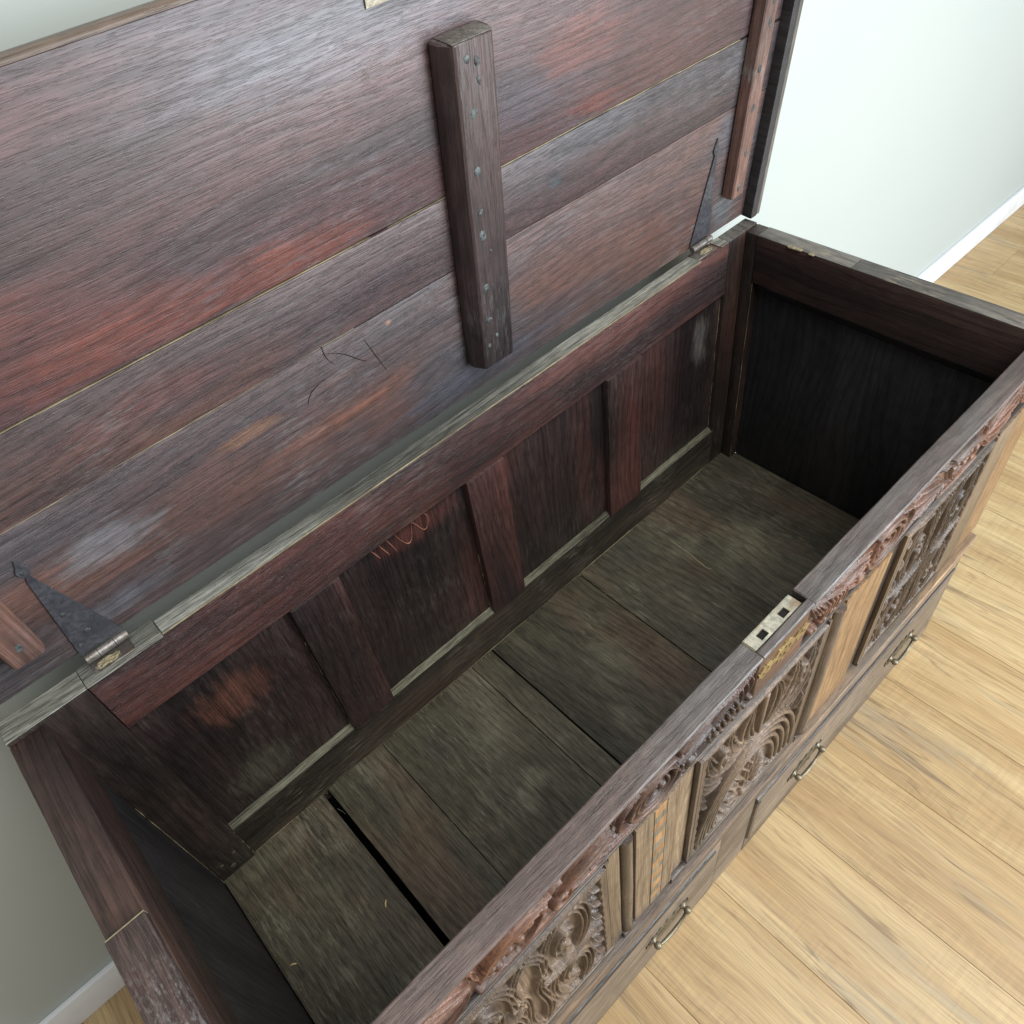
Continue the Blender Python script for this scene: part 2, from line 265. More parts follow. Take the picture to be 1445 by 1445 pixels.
# ------------------------------------------------------------------ setting: floor planks, wall, skirting
fl = box('floor', -3.4, 4.6, -4.2, .626, -.06, -.0125, M['black'], None, bevel=0, jit=0); fl['kind'] = 'structure'
pw = .1975; k0 = -19
for i in range(-19, 20):
    xa = .846 + i * pw
    y = .624 - ([.13, .92, .48, 1.05, .70][i % 5] if i > 4 or i < -4 else [.45, .52, .40, .60, .47][i % 5]); ya = .624
    while ya > -4.1:
        y = max(y, -4.2)
        box('floor_plank', xa + .0003, xa + pw - .0003, y + .0003, ya - .0003, -.012, 0, M['floor'], fl, bevel=.0005, jit=0, segs=1)
        ya = y; y -= 1.22
wl = box('wall', -3.4, 4.6, .626, .76, -.06, 2.7, M['wall'], None, bevel=0, jit=0); wl['kind'] = 'structure'
sk = box('skirting_board', -3.4, 4.6, .6145, .6258, .0005, .085, M['white'], wl, bevel=.003, jit=0)

# ------------------------------------------------------------------ the chest
CH = thing('storage_chest', 'dark carved oak chest with its plank lid standing open against the white wall', 'chest', (0, 0, ZF))
D = .5241; HF = -.5736
# bottom boards
xs = [(0.002, .2105), (.2225, .345), (.3465, .571), (.5735, .6255), (.628, .8825), (.886, 1.0865), (1.0872, 1.399)]
for i, (a, b) in enumerate(xs):
    dz = [0, .001, -.001, -.003, 0, -.001, -.0012][i]; tl = rng.uniform(-.0015, .0015)
    def sh(bm, tl=tl, a=a, b=b):
        for v in bm.verts: v.co.z += tl * ((v.co.x - a) / (b - a) - .5) * 2
    box('bottom_board', a, b, -.002, .536, HF - .018 + dz, HF + dz, M['board'], CH, bevel=.0015, jit=.0005, shear=sh)
box('drawer_cavity_floor', .004, 1.396, -.002, .555, HF - .21, HF - .195, M['black'], CH, bevel=0, jit=0)
# back frame
T = .5535
brail = bm_box(.066, 1.3265, D, T, -.1085, 0, bevel=.0022, step=.03, jit=.0008)
finish('back_top_rail', brail, M['rail'], CH)
for (x0, x1) in ((.1685, 1.243),): box('rail_top_face', x0, x1, D + .0012, T - .0005, .0001, .0016, M['rail_top'], CH, bevel=.0006, jit=.0003, segs=1)
box('rail_top_face', .066, .1675, D - .004, T + .004, .0001, .0016, M['rail_top'], CH, bevel=.0006, jit=.0003, segs=1)
box('rail_top_face', 1.303, 1.3262, D + .0012, T - .0005, .0001, .0016, M['rail_top'], CH, bevel=.0006, jit=.0003, segs=1)
bm = bm_box(.1685, 1.243, D - .0002, D + .0014, .0002, .0021, bevel=.0004, step=.02, jit=.0004); finish('rail_arris_highlight', bm, M['cream'], CH)  # pale strip that paints the edge highlight along the inner arris
# bottom rail with a chamfered ledge
poly = [(D, HF - .03), (D, -.4720), (D + .0102, -.4620), (T, -.4620), (T, HF - .03)]
finish('back_bottom_rail', prism(poly, 'X', .0655, 1.332, .0012), M['board_rail'], CH)
for a, b in ((.0665, .3155), (.4042, .6525), (.7362, .9858), (1.0822, 1.331)):
    v0, v1 = Vector((0, D - .0004, -.4712)), Vector((0, D + .0178, -.4536))
    pl = [(D + .0003, -.4714), (D + .0001, -.4709), (D + .0102, -.4611), (D + .0104, -.4617)]
    finish('ledge_strip', prism(pl, 'X', a, b, 0), M['ledge'], CH)
box('back_stile', -.0345, .065, D - .004, T, HF - .0185, .0, M['stile'], CH, bevel=.003, jit=.0008)
box('back_stile', 1.3278, 1.4125, D + .0005, T, HF - .028, .0, M['stile'], CH, bevel=.0025, jit=.0006)
box('stile_top_face', -.034, .0652, D - .0035, T + .003, .0001, .0016, M['rail_top'], CH, bevel=.0006, jit=.0003, segs=1)
box('stile_top_face', 1.328, 1.412, D + .0015, T - .0005, .0001, .0014, M['endtop'], CH, bevel=.0006, jit=.0003, segs=1)
# inner post of the right corner (turns the corner towards the end panel)
box('corner_post', 1.376, 1.4128, .4985, D - .0002, HF - .001, -.0005, M['stile'], CH, bevel=.002, jit=.0006)
for x0, x1 in ((.316, .4035), (.653, .7355), (.9862, 1.0815)):
    box('muntin', x0, x1, D - .0035, D + .024, -.4735, -.1088, M['muntin'], CH, bevel=.004, jit=.0006)
for x0, x1 in ((.060, .322), (.398, .659), (.730, .992), (1.076, 1.334)):
    box('back_panel', x0, x1, D + .0105, T - .003, -.468, -.10, M['panel'], CH, bevel=.001, jit=.0008)
# ends
box('end_panel', -.02, 0, -.002, D - .0045, HF - .016, -.085, M['end'], CH, bevel=.001, jit=.0005)
box('end_panel', 1.400, 1.4125, -.002, .4982, HF - .016, -.09, M['end'], CH, bevel=.001, jit=.0005)
box('end_top_rail', -.0345, .0095, -.0005, D - .0045, -.105, -.0055, M['endrail'], CH, bevel=.002, jit=.0007)
box('end_top_rail', 1.3742, 1.4126, -.0005, .4983, -.098, -.0012, M['endrail'], CH, bevel=.002, jit=.0006)
finish('end_rail_chamfer', prism([(1.3745, -.0985), (1.3990, -.0985), (1.3990, -.128), (1.3965, -.128)], 'Y', .012, .468, .001), M['end'], CH)
st = box('end_top_strip', -.0335, .008, -.028, .2305, -.0052, .0042, M['leftstrip'], CH, bevel=.0014, jit=.0006)
box('strip_end_edge', -.0328, .0075, .2306, .2318, -.0050, .0038, M['cream'], CH, bevel=0, jit=0)
box('end_top_strip', 1.3748, 1.412, .3105, .498, -.0010, .0008, M['endtop'], CH, bevel=.0005, jit=.0002)
box('end_top_strip', 1.3748, 1.412, -.029, .3098, -.0010, .0006, M['endtop'], CH, bevel=.0005, jit=.0002)
for cx, cy, s in ((1.3752, .425, .011), (1.3756, .412, .008), (1.3752, .386, .006)):
    bm = bmesh.new(); bmesh.ops.create_icosphere(bm, subdivisions=3, radius=1)
    for v in bm.verts: v.co = Vector((cx + v.co.x * .0042, cy + v.co.y * s, .0004 + v.co.z * .0016)) + mnoise.noise_vector(v.co * 2.3 + Vector((cy * 90, 0, 0))) * .0016
    finish('edge_chip', bm, M['cream'], CH)
# outer case ends (carry the drawers)
box('end_case', -.0345, -.0205, -.025, T, -.7995, -.1055, M['frail'], CH, bevel=.001, jit=0)
box('end_case', 1.3995, 1.4122, -.025, T, -.7995, HF - .03, M['frail'], CH, bevel=.001, jit=0)
box('back_case', -.02, 1.399, .5385, T - .001, -.7995, HF - .031, M['end'], CH, bevel=.001, jit=0)

# ---- plates cut from a mask of small cells
def mask_plate(name, u0, u1, v0, v1, res, inside, place, thick, mat, parent):
    nu = int((u1 - u0) / res); nv = int((v1 - v0) / res); bm = bmesh.new(); g = {}
    def V(i, j, k):
        if (i, j, k) not in g: g[(i, j, k)] = bm.verts.new(place(u0 + i * res, v0 + j * res, thick * k))
        return g[(i, j, k)]
    m = [[inside(u0 + (i + .5) * res, v0 + (j + .5) * res) for j in range(nv)] for i in range(nu)]
    for i in range(nu):
        for j in range(nv):
            if not m[i][j]: continue
            bm.faces.new((V(i, j, 1), V(i + 1, j, 1), V(i + 1, j + 1, 1), V(i, j + 1, 1)))
            for di, dj, a, b in ((0, -1, (i, j), (i + 1, j)), (1, 0, (i + 1, j), (i + 1, j + 1)), (0, 1, (i + 1, j + 1), (i, j + 1)), (-1, 0, (i, j + 1), (i, j))):
                ii, jj = i + di, j + dj
                if not (0 <= ii < nu and 0 <= jj < nv and m[ii][jj]): bm.faces.new((V(*a, 0), V(*b, 0), V(*b, 1), V(*a, 1)))
    for _ in range(2): bmesh.ops.smooth_vert(bm, verts=[v for v in bm.verts], factor=.35, use_axis_x=True, use_axis_y=False, use_axis_z=True) if name == 'escutcheon' else None
    bmesh.ops.recalc_face_normals(bm, faces=bm.faces)
    return finish(name, bm, mat, parent, 40)
# ---- front
YF = -.0311
# front rail: notch for the lock is left out of the top strip
LX0, LX1 = .6400, .7392
def rail_piece(x0, x1, pf):
    bm = prism(pf, 'X', x0, x1, .0016)
    n = int((x1 - x0) / .02)
    for i in range(1, n): bmesh.ops.bisect_plane(bm, geom=bm.verts[:] + bm.edges[:] + bm.faces[:], plane_co=(x0 + (x1 - x0) * i / n, 0, 0), plane_no=(1, 0, 0))
    for v in bm.verts: d = mnoise.noise_vector(v.co * 11) + .6 * mnoise.noise_vector(v.co * 37); v.co += Vector((0, d.y, d.z)) * .0007
    me = bpy.data.meshes.new('tmp'); bm.to_mesh(me); bm.free(); return me
RP = [(0, 0), (0, -.098), (-.0222, -.098), (-.0222, -.0072), (-.0311, -.0068), (-.0311, 0)]
RN = [(-.0195, 0), (-.0195, -.098), (-.0222, -.098), (-.0222, -.0072), (-.0311, -.0068), (-.0311, 0)]
bm = bmesh.new()
for m_ in (rail_piece(-.0345, LX0, RP), rail_piece(LX1, 1.4126, RP), rail_piece(LX0 - .001, LX1 + .001, RN)): bm.from_mesh(m_); bpy.data.meshes.remove(m_)
finish('front_top_rail', bm, M['front_rail'], CH)
box('lock_backing', LX0 + .0003, LX1 - .0003, -.0193, -.001, -.098, -.03, M['front_rail'], CH, bevel=.0006, jit=0)
box('front_backing', -.0195, 1.399, -.0225, -.0035, HF - .19, -.0985, M['end'], CH, bevel=0, jit=0)

def relief(name, x0, x1, z0, z1, res, hfun, ybase, mat, parent):
    nx = int(round((x1 - x0) / res)) + 1; nz = int(round((z1 - z0) / res)) + 1
    X, Z = np.meshgrid(np.linspace(x0, x1, nx), np.linspace(z0, z1, nz), indexing='ij')
    Hh = hfun(X, Z)
    V = np.stack([X, ybase - Hh, Z], -1).reshape(-1, 3)
    idx = np.arange(nx * nz).reshape(nx, nz)
    F = np.stack([idx[:-1, :-1], idx[1:, :-1], idx[1:, 1:], idx[:-1, 1:]], -1).reshape(-1, 4)
    ring = np.concatenate([idx[:, 0], idx[-1, 1:], idx[::-1, -1][1:], idx[0, ::-1][1:-1]])
    Rv = V[ring].copy(); Rv[:, 1] = ybase; base = len(V) + np.arange(len(ring))
    nxt = np.roll(np.arange(len(ring)), -1)
    S = np.stack([ring, base, base[nxt], ring[nxt]], -1)
    V = np.concatenate([V, Rv]); F = np.concatenate([F, S])
    me = bpy.data.meshes.new(name); me.vertices.add(len(V)); me.vertices.foreach_set('co', V.astype(np.float32).ravel())
    me.loops.add(F.size); me.loops.foreach_set('vertex_index', F.ravel().astype(np.int32)); me.polygons.add(len(F))
    me.polygons.foreach_set('loop_start', np.arange(0, F.size, 4, dtype=np.int32)); me.polygons.foreach_set('loop_total', np.full(len(F), 4, np.int32))
    me.update(); me.validate()
    for p in me.polygons: p.use_smooth = True
    return link(name, me, mat, parent)

def stroke(H, X, Z, pts, rad, h, flutes=0, prof=.5, serr=0, sfreq=90, lip=0):
    """raise H along a polyline; rad is a number or per-point list"""
    pts = np.asarray(pts, float); n = max(14, int(np.sum(np.hypot(*np.diff(pts, axis=0).T)) / .0018))
    d = np.r_[0, np.cumsum(np.hypot(*np.diff(pts, axis=0).T))]; t = np.linspace(0, d[-1], n)
    px = np.interp(t, d, pts[:, 0]); pz = np.interp(t, d, pts[:, 1])
    r = np.interp(t, d, np.full(len(pts), rad) if np.isscalar(rad) else np.asarray(rad, float))
    m = r.max() * 1.3; x0 = X[0, 0]; z0 = Z[0, 0]; rx = X[1, 0] - X[0, 0]; rz = Z[0, 1] - Z[0, 0]
    i0 = max(0, int((px.min() - m - x0) / rx)); i1 = min(X.shape[0], int((px.max() + m - x0) / rx) + 2); j0 = max(0, int((pz.min() - m - z0) / rz)); j1 = min(X.shape[1], int((pz.max() + m - z0) / rz) + 2)
    if i1 <= i0 or j1 <= j0: return
    xs_, zs_ = X[i0:i1, j0:j1], Z[i0:i1, j0:j1]
    d2 = (xs_[..., None] - px) ** 2 + (zs_[..., None] - pz) ** 2
    k = np.argmin(d2 / (r * r + 1e-9), -1); dist = np.sqrt(np.take_along_axis(d2, k[..., None], -1)[..., 0]); rr = r[k]
    tx = np.gradient(px); tz = np.gradient(pz); side = np.sign((xs_ - px[k]) * tz[k] - (zs_ - pz[k]) * tx[k])
    if serr: rr = rr * (1 + serr * np.sin(t[k] * sfreq * 2 * np.pi))
    q = np.clip(dist / np.maximum(rr, 1e-6), 0, 1)
    e = (1 - q ** 3.2) ** prof
    if flutes: e = e * (.56 + .44 * np.cos(side * q * flutes * np.pi * 2))
    if lip: e = e * (1 - lip * np.exp(-(q / .22) ** 2))
    hh = np.where(q < 1, h * e, 0)
    H[i0:i1, j0:j1] = np.maximum(H[i0:i1, j0:j1], hh)
def spiral(cx, cz, r0, r1, turns, a0, sx=1., dirn=1, n=60):
    t = np.linspace(0, 1, n); a = a0 + dirn * t * turns * 2 * np.pi; r = r0 + (r1 - r0) * t
    return np.stack([cx + sx * r * np.cos(a), cz + r * np.sin(a)], -1)
def bez(p0, p1, p2, p3, n=24):
    t = np.linspace(0, 1, n)[:, None]; p0, p1, p2, p3 = map(np.asarray, (p0, p1, p2, p3))
    return (1 - t) ** 3 * p0 + 3 * (1 - t) ** 2 * t * p1 + 3 * (1 - t) * t * t * p2 + t ** 3 * p3
def leaf(H, X, Z, p0, p1, bend, w, h, **k):
    p0, p1 = np.asarray(p0, float), np.asarray(p1, float); d = p1 - p0; nrm = np.array([-d[1], d[0]])
    c = bez(p0, p0 + d * .33 + nrm * bend, p0 + d * .7 + nrm * bend * .9, p1); t = np.linspace(0, 1, len(c))
    stroke(H, X, Z, c, w * np.sin(np.pi * t ** .75) ** .8 + .0008, h, **k)
def bead(H, X, Z, x, z, r, h): stroke(H, X, Z, [(x - r * .15, z), (x + r * .15, z)], r, h)
def rough(H, X, Z, a):
    g = NR.normal(size=H.shape)
    for _ in range(2): g = (g + np.roll(g, 1, 0) + np.roll(g, -1, 0) + np.roll(g, 1, 1) + np.roll(g, -1, 1)) / 5
    return H + g * a

def soft(H):
    Q = np.pad(H, 1, mode='edge'); return .5 * H + .125 * (Q[2:, 1:-1] + Q[:-2, 1:-1] + Q[1:-1, 2:] + Q[1:-1, :-2])
def frieze_h(X, Z):
    H = np.zeros_like(X) + .0006; zc = -.0525; A = .020
    for sgn in (-1, 1):
        mx = (lambda x: x) if sgn < 0 else (lambda x: 1.376 - x)
        def S(pts, rad, h, **k): stroke(H, X, Z, [(mx(p[0]), p[1]) for p in pts], rad, h, **k)
        def Lf(p0, p1, bend, w, h, **k): leaf(H, X, Z, (mx(p0[0]), p0[1]), (mx(p1[0]), p1[1]), bend * (1 if sgn < 0 else -1), w, h, **k)
        # beads beside the lock
        for i in range(5): Lf((.628 - i * .008, -.028 - i * .005), (.612 - i * .013, -.055 - i * .006), .2, .006, .0085, flutes=1)
        for i in range(7): bead(H, X, Z, mx(.626 - i * .0105), -.072 - (i % 2) * .006, .0055, .0085)
        # long ribbed leaf with notches
        S(bez((.505, -.080), (.54, -.074), (.575, -.034), (.632, -.020)), np.linspace(.011, .003, 24), .0085, flutes=1.5)
        S(bez((.505, -.034), (.54, -.016), (.565, -.020), (.60, -.026)), np.linspace(.009, .003, 24), .008, flutes=1.5)
        S(bez((.50, -.058), (.53, -.05), (.56, -.05), (.60, -.062)), np.linspace(.010, .004, 24), .0078, flutes=1.5)
        for i in range(7): S([(.548 + i * .0085, -.058 + i * .0015), (.553 + i * .0085, -.076 + i * .0015)], .0032, .0085)
        bead(H, X, Z, mx(.517), -.070, .010, .0095)
        # big whorl: concentric ribs, elongated
        for q in range(4):
            S(spiral(.462, -.052, .036 - q * .0085, .030 - q * .0085, .82, 1.0 + q * .25, 1.35, 1), .0040 - q * .0003, .0085 - q * .0006)
        bead(H, X, Z, mx(.468), -.050, .0065, .0085)
        S(bez((.500, -.072), (.49, -.03), (.475, -.015), (.43, -.018)), np.linspace(.008, .003, 24), .009, flutes=1)
        # hooked curl left of it
        S(bez((.432, -.018), (.395, -.022), (.385, -.05), (.415, -.066)), np.linspace(.004, .011, 24), .0092, flutes=1)
        S(bez((.470, -.086), (.43, -.088), (.40, -.078), (.36, -.062)), np.linspace(.004, .010, 24), .0088, flutes=1.5)
        bead(H, X, Z, mx(.419), -.050, .0065, .008)
        # fluted spray
        for i, (zz, l, w) in enumerate(((-.022, .085, .0075), (-.036, .098, .0085), (-.052, .100, .0085), (-.068, .092, .008), (-.082, .075, .006))):
            Lf((.308, -.058), (.308 + l, zz), (.10 - .06 * i), w, .0088, flutes=1.0)
        S(spiral(.312, -.067, .013, .004, 1.2, .4, 1.2, -1), .004, .0088)
        # ribbon that closes the grapes, grapes
        S(bez((.318, -.030), (.285, -.016), (.30, -.075), (.255, -.086)), np.linspace(.004, .006, 24), .0085, flutes=1)
        S(bez((.255, -.086), (.225, -.090), (.205, -.060), (.20, -.030)), np.linspace(.006, .005, 24), .009, flutes=1)
        S(bez((.31, -.086), (.27, -.092), (.24, -.093), (.20, -.088)), .0035, .0072)
        gx = np.random.default_rng(5)
        for i in range(15):
            a = i / 15; bead(H, X, Z, mx(.288 - .078 * a + gx.uniform(-.003, .003)), -.032 - .030 * a + (-.012, .003, .014)[i % 3], .0066, .0068 + gx.uniform(0, .002))
        for i in range(4): S(bez((.300 - .006 * i, -.022 - .004 * i), (.27, -.012 - .004 * i), (.24, -.012 - .005 * i), (.215 - .004 * i, -.034 - .005 * i)), .0024, .0095)
        # acanthus towards the corner
        for i, (dx, zz, bd) in enumerate(((.10, -.020, .2), (.115, -.040, .12), (.12, -.060, 0), (.11, -.078, -.14), (.085, -.088, -.25))):
            Lf((.195, -.052), (.195 - dx, zz), -bd, .0095, .0085, flutes=1.2)
        S(spiral(.060, -.052, .033, .006, 1.7, 0, 1.2, 1), .0052, .0088, flutes=1)
        for i in range(4): Lf((.02, -.052), (-.022, -.020 - i * .021), .1, .008, .008, flutes=1)
    # plain field behind the escutcheon
    f = np.clip((.052 - np.abs(X - .688)) / .003, 0, 1); H = np.maximum(H * (1 - f), f * .0050)
    H = rough(soft(H), X, Z, .00006)
    H *= 1.32
    H *= np.clip((Z + .0965) / .002, 0, 1) * np.clip((-.0075 - Z) / .002, 0, 1)
    return H
relief('frieze_carving', -.034, 1.412, -.0975, -.0071, .0010, frieze_h, -.0222, M['frieze'], CH)
box('frieze_fillet', -.0345, 1.4126, -.0292, -.0225, -.1035, -.0976, M['mould'], CH, bevel=.0018, jit=.0003)

# panels with carving
def panel_h(kind):
    def f(X, Z):
        H = np.zeros_like(X) + .0008; x0, x1, z0, z1 = X.min(), X.max(), Z.min(), Z.max(); cx = (x0 + x1) / 2; w = x1 - x0; hgt = z1 - z0
        def U(u, v): return (cx + u * w / 2, z0 + v * hgt)
        for s in (-1, 1):
            def S(pts, rad, h, **k): stroke(H, X, Z, [U(s * p[0], p[1]) for p in pts], rad, h, **k)
            def Lf(p0, p1, bend, wd, h, **k): leaf(H, X, Z, U(s * p0[0], p0[1]), U(s * p1[0], p1[1]), s * bend, wd, h, **k)
            if kind == 0:        # arch of parallel strands, foliage inside it, leaves in the upper corners
                for i in range(5):
                    rx, rz = .90 - .085 * i, .62 - .055 * i; t = np.linspace(0, math.pi / 2, 40)
                    S(np.stack([rx * np.cos(t), .03 + rz * np.sin(t) ** .9], -1), .0044, .0108 - .0008 * i, prof=.4)
                for k in range(6):
                    a_ = .12 + k * .27; r0, r1 = .12, .44
                    Lf((r0 * math.cos(a_), .06 + .10 * math.sin(a_)), (r1 * math.cos(a_), .06 + .33 * math.sin(a_)), .25, .0085, .0095, flutes=1)
                for k in range(5): bead(H, X, Z, *U(s * (.50 - .09 * k), .05 + .055 * k), .0052, .0085)
                Lf((.40, .03), (.08, .10), .3, .007, .009, flutes=1); bead(H, X, Z, *U(0, .06), .009, .010)
                Lf((.10, .66), (.16, .98), -.22, .016, .0105, flutes=1.5); Lf((.20, .66), (.52, .97), -.25, .017, .0105, flutes=1.5, serr=.10, sfreq=60)
                Lf((.34, .63), (.86, .94), -.22, .017, .0105, flutes=1.5, serr=.10, sfreq=60); Lf((.56, .56), (.94, .74), -.2, .013, .010, flutes=1.5)
                Lf((.76, .42), (.96, .58), -.15, .010, .0095, flutes=1); S(spiral(.66, .80, .085, .02, 1.3, 2.6, 1.0, -1), .0048, .0115)
                Lf((.95, .06), (.95, .34), .05, .008, .009, flutes=1); S([(.0, .66), (.0, .97)], [.004, .007], .0095)
            else:                # broad strapwork scrolls
                S(spiral(.50, .72, .34, .07, 1.35, 3.6, 1.0, -1), .0100, .0105, flutes=1.5, prof=.35)
                S(spiral(.50, .25, .32, .07, 1.35, 2.4, 1.0, 1), .0100, .0105, flutes=1.5, prof=.35)
                S(bez((.02, .03), (.30, .20), (-.05, .45), (.14, .62)), np.linspace(.011, .007, 24), .0110, flutes=1.5, prof=.35)
                S(bez((.14, .62), (.25, .80), (.10, .90), (.02, .97)), np.linspace(.007, .010, 24), .0110, flutes=1.5, prof=.35)
                S(bez((.16, .50), (.45, .42), (.70, .52), (.93, .48)), np.linspace(.010, .006, 24), .0112, flutes=1.5, prof=.35)
                for i in range(6): Lf((.97, .08 + .16 * i), (.80, .17 + .15 * i), .2, .0105, .0100, flutes=1)
                for i in range(4): Lf((.40 + .02 * i, .70), (.42 + .09 * math.cos(i * 1.6), .70 + .05 * math.sin(i * 1.6)), .1, .006, .0095); Lf((.42, .26), (.42 + .09 * math.cos(i * 1.6), .26 + .05 * math.sin(i * 1.6)), .1, .006, .0095)
                bead(H, X, Z, *U(s * .46, .71), .0065, .0115); bead(H, X, Z, *U(s * .46, .26), .0065, .0115)
                Lf((.30, .93), (.92, .96), .1, .010, .0095, flutes=1); Lf((.30, .05), (.92, .04), -.1, .010, .0095, flutes=1)
        H = rough(soft(H), X, Z, .00006)
        d = np.minimum(np.minimum(X - x0, x1 - X), np.minimum(Z - z0, z1 - Z))
        wob = .011 + .0012 * np.sin(X * 190) + .0012 * np.sin(Z * 230)
        b = np.clip((wob - d) / .0015, 0, 1); return np.maximum(H * 1.25 * np.clip((d - .010) / .002, 0, 1), b * .0105)
    return f
PB = -.0225
for i, (a, b) in enumerate(((.120, .3745), (.5425, .8005), (.998, 1.252))):
    p = box('front_panel', a - .010, b + .008, PB - .0003, PB + .010, -.448, -.1038, M['lightoak'], CH, bevel=.0002, jit=0)
    relief('panel_carving', a, b, -.4375, -.1105, .0011, panel_h([1, 0, 1][i]), PB - .0004, M['carve'], p)
    # fillet round the panel
    for x in (a - .0065, b + .0005):
        box('panel_fillet', x, x + .006, PB - .0110, PB - .0022, -.444, -.1042, M['lightoak' if i != 1 else 'mouldz'], p, bevel=.0015, jit=.0003)
    box('panel_fillet', a - .0065, b + .0065, PB - .0125, PB - .0022, -.4505, -.4385, M['mould'], p, bevel=.003, jit=.0003)
    box('panel_fillet', a - .0065, b + .0065, PB - .0070, PB - .0022, -.1102, -.1040, M['mould'], p, bevel=.0015, jit=.0003)
# plain borders and muntins of the front
def front_strip(name, a, b, y, mat): return box(name, a, b, y, -.0228, -.4505, -.1038, mat, CH, bevel=.0012, jit=.0004)
front_strip('front_stile', -.034, .0645, YF, M['goldoak'])
front_strip('panel_border', .383, .4005, -.0290, M['lightoak'])
mu = front_strip('front_muntin', .4255, .5035, -.0318, M['lightoak'])
front_strip('panel_border', .5040, .5355, -.0262, M['lightoak'])
front_strip('panel_border', .8088, .8135, -.0290, M['goldoak'])
front_strip('front_muntin', .8440, .9540, -.0318, M['goldoak'])
front_strip('panel_border', .9560, .9905, -.0262, M['mouldz'])
front_strip('front_muntin', 1.262, 1.330, -.0318, M['lightoak'])
front_strip('front_stile', 1.331, 1.4122, YF, M['goldoak'])
front_strip('panel_border', .0650, .1125, -.0262, M['lightoak'])
# stringing and checker inlay on the muntin
for xx in (.4565, .4795): box('inlay_line', xx - .0006, xx + .0006, -.03205, -.0316, -.449, -.1045, M['black'], mu, bevel=0, jit=0)
box('inlay_line', .4995, .5008, -.03205, -.0316, -.449, -.1045, M['goldoak'], mu, bevel=0, jit=0)
z = -.106; i = 0
while z > -.440:
    dz = .0215 + rng.uniform(-.002, .002)
    box('inlay_block', .4572, .4789, -.0322, -.0315, z - dz + .0004, z, M['inlay_o' if i % 2 == 0 else 'inlay_g'], mu, bevel=.0002, jit=0, segs=1); z -= dz; i += 1
# split turned half columns
def column(x, r, z0, z1):
    prof = [(0, 1.0), (.012, 1.05), (.02, .93), (.03, .95), (.036, .88), (.10, .92), (.5, 1.0), (.90, .95), (.964, .92), (.985, .94), (1, .94)]
    bm = bmesh.new(); n = 20; rings = []
    for t, k in prof:
        zz = z0 + (z1 - z0) * t; rings.append([bm.verts.new((x + r * k * math.cos(math.pi * j / n), -.0236 - r * 1.25 * k * math.sin(math.pi * j / n), zz)) for j in range(n + 1)])
    for a, b in zip(rings, rings[1:]):
        for j in range(n): bm.faces.new((a[j], a[j + 1], b[j + 1], b[j]))
    bm.faces.new(rings[0][::-1]); bm.faces.new(rings[-1]); bmesh.ops.recalc_face_normals(bm, faces=bm.faces)
    finish('half_column', bm, M['mouldz'], CH, 50)
column(.4130, .0098, -.4500, -.1042); column(.8288, .0125, -.4500, -.1042)
box('column_base', .4015, .4245, -.0335, -.0228, -.4675, -.4512, M['mould'], CH, bevel=.001, jit=0)
box('column_base', .8140, .8435, -.0335, -.0228, -.4675, -.4512, M['mould'], CH, bevel=.001, jit=0)
box('column_base', .5045, .5355, -.0335, -.0228, -.4675, -.4512, M['mould'], CH, bevel=.001, jit=0)
